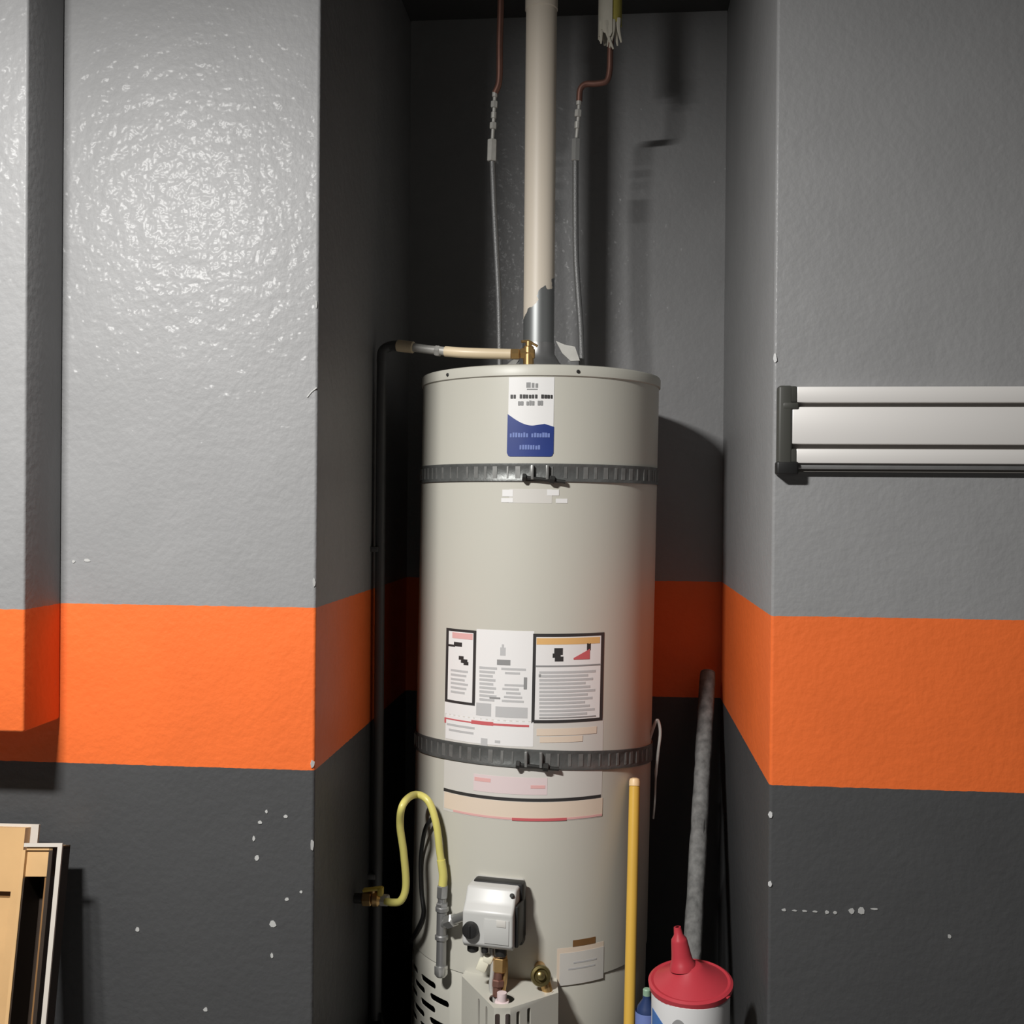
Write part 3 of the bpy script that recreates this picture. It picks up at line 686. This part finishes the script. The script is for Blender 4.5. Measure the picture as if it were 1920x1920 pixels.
# little bottle between pole and tub
bp_ = P(1209, 1858, 2.16)
Bt = thing('small_bottle', 'small navy bottle with pale green cap between the yellow handle and the tub', 'bottle', (bp_.x, 2.16, 0))
obj('bottle_body', lathe([(.020, 0), (.022, .004), (.022, bp_.z-.05), (.018, bp_.z-.03), (.008, bp_.z-.015), (.008, bp_.z-.008)], (bp_.x+.004, 2.16, 0), seg=24), M['navy'], Bt)
obj('bottle_cap', lathe([(.0078, bp_.z-.010), (.0078, bp_.z+.003), (.006, bp_.z+.005)], (bp_.x+.004, 2.16, 0), seg=16), M['green'], Bt)
lb = P(1216, 1910, 2.135)
obj('bottle_label', lathe([(.0224, lb.z-.08), (.0224, lb.z+.004)], (bp_.x+.004, 2.16, 0), seg=24, cap=False), M['paleblue'], Bt)

# ------------------------------------------------------------------ aluminium rail
ya = YF
def rl(py): return P(1600, py, ya-.02).z
z1, z0 = rl(723), rl(889)
xa = P(1458, 800, ya-.02).x; xb = 1.35
Rl = thing('wall_rail', 'silver aluminium tool rail with dark end cap on the right wall', 'rail', (xa, ya, z0))
xs = P(1494, 740, ya-.022).x; xs2 = P(1485, 800, ya-.022).x
obj('back_plate', box2((xa+.012, ya-.012, z0+.004), (xb, ya+.0005, z1-.002)), M['groove'], Rl)
obj('rail_strip', box2((xs, ya-.024, rl(755)), (xb, ya-.004, rl(725)), .002), M['alu'], Rl)
obj('rail_strip', box2((xs2, ya-.024, rl(833)), (xb, ya-.004, rl(763)), .002), M['alu'], Rl)
obj('rail_strip', box2((xs, ya-.024, rl(869)), (xb, ya-.004, rl(842)), .002), M['alu'], Rl)
obj('lower_lip', box2((xs-.002, ya-.018, rl(880)), (xb, ya-.004, rl(868)), .002), M['steel'], Rl)
ec = obj('end_cap', join(box2((xa, ya-.026, z0), (xs2+.001, ya, z1), .005, 3), box2((xa+.008, ya-.027, z1-.042), (xs+.003, ya-.002, z1-.030), .003), box2((xa+.004, ya-.0255, rl(755)), (xs+.0005, ya-.002, z1-.001), .003), box2((xa+.004, ya-.025, z0), (xs+.001, ya-.002, rl(842)), .003)), M['cap'], Rl)
obj('cap_foot', box2((xa-.002, ya-.027, z0-.002), (xs+.004, ya-.001, z0+.022), .004, 3), M['dark'], Rl)

# ------------------------------------------------------------------ leaning wooden boards
def leaner(name, label, cat, top, bot, y_top, y_bot, W):
    """frame of a tall thing leaning on the wall: corner a (top right), axis down, u to the left, n to the room"""
    a = P(*top, y_top); b = P(*bot, y_bot); ax = (b-a).normalized(); b = a+ax*((.004-a.z)/ax.z); L = (b-a).length
    u = Vector((-1, 0, 0)); u = (u-ax*u.dot(ax)).normalized(); n = ax.cross(u).normalized()
    if n.y > 0: n = -n
    t = thing(name, label, cat, b+u*W/2)
    def bx(u0, u1, s0, s1, n0, n1, m, nm):
        pts = [a+u*u0+ax*s0+n*n0, a+u*u1+ax*s0+n*n0, a+u*u1+ax*s1+n*n0, a+u*u0+ax*s1+n*n0]
        return obj(nm, prism(pts, n*(n1-n0)), M[m], t, 30)
    return bx, L, W
# narrow deep wooden box, open to the room (reference corner lies on its front edge)
bx, L, W = leaner('wooden_box', 'narrow open wooden box standing on end with pale front edges, left wall', 'wooden box', (117, 1581), (85, 1925), 1.885, 1.81, .074)
D_ = .070
bx(.0, .0085, 0, L, -.004, 0, 'laminate', 'front_edge')
bx(.0085, W-.002, 0, .0065, -.004, 0, 'laminate', 'front_edge')
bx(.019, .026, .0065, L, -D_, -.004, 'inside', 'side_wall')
bx(W-.006, W, .012, L, -D_, 0, 'wood', 'side_wall')
bx(W-.008, W-.006, .06, L, -D_+.006, -.003, 'inside', 'side_shade_sheet')  # thin dark sheet standing in for shade on the left wall
bx(.019, W-.006, .0065, .0125, -D_, -.004, 'wood', 'top_wall')
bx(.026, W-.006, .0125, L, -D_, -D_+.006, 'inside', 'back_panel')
bx(.026, .032, .055, L, -.022, -.010, 'woodd', 'inner_strip')
bx(.019, W-.006, .0125, .058, -.030, -.008, 'wood', 'corner_block')
# panelled door behind and to the left of it
bx, L, W = leaner('cabinet_door', 'pale wooden panelled door leaning at the left edge behind the narrow box', 'door panel', (73, 1546), (36, 1925), 1.955, 1.885, .36)
bx(0, W, 0, L, -.006, 0, 'laminate', 'backing_board')
bx(.015, W-.02, .005, .118, 0, .020, 'wood', 'top_rail')
bx(.015, .031, .118, L, 0, .020, 'wood', 'stile')
bx(W-.07, W-.02, .118, L, 0, .020, 'wood', 'stile')
bx(.031, W-.07, .118, .130, 0, .009, 'woodd', 'moulding')  # brown colour stands in for the shadow line under the top rail
bx(.031, .037, .130, L, 0, .013, 'wood', 'moulding')
bx(.037, W-.07, .130, L, 0, .008, 'wood', 'center_panel')
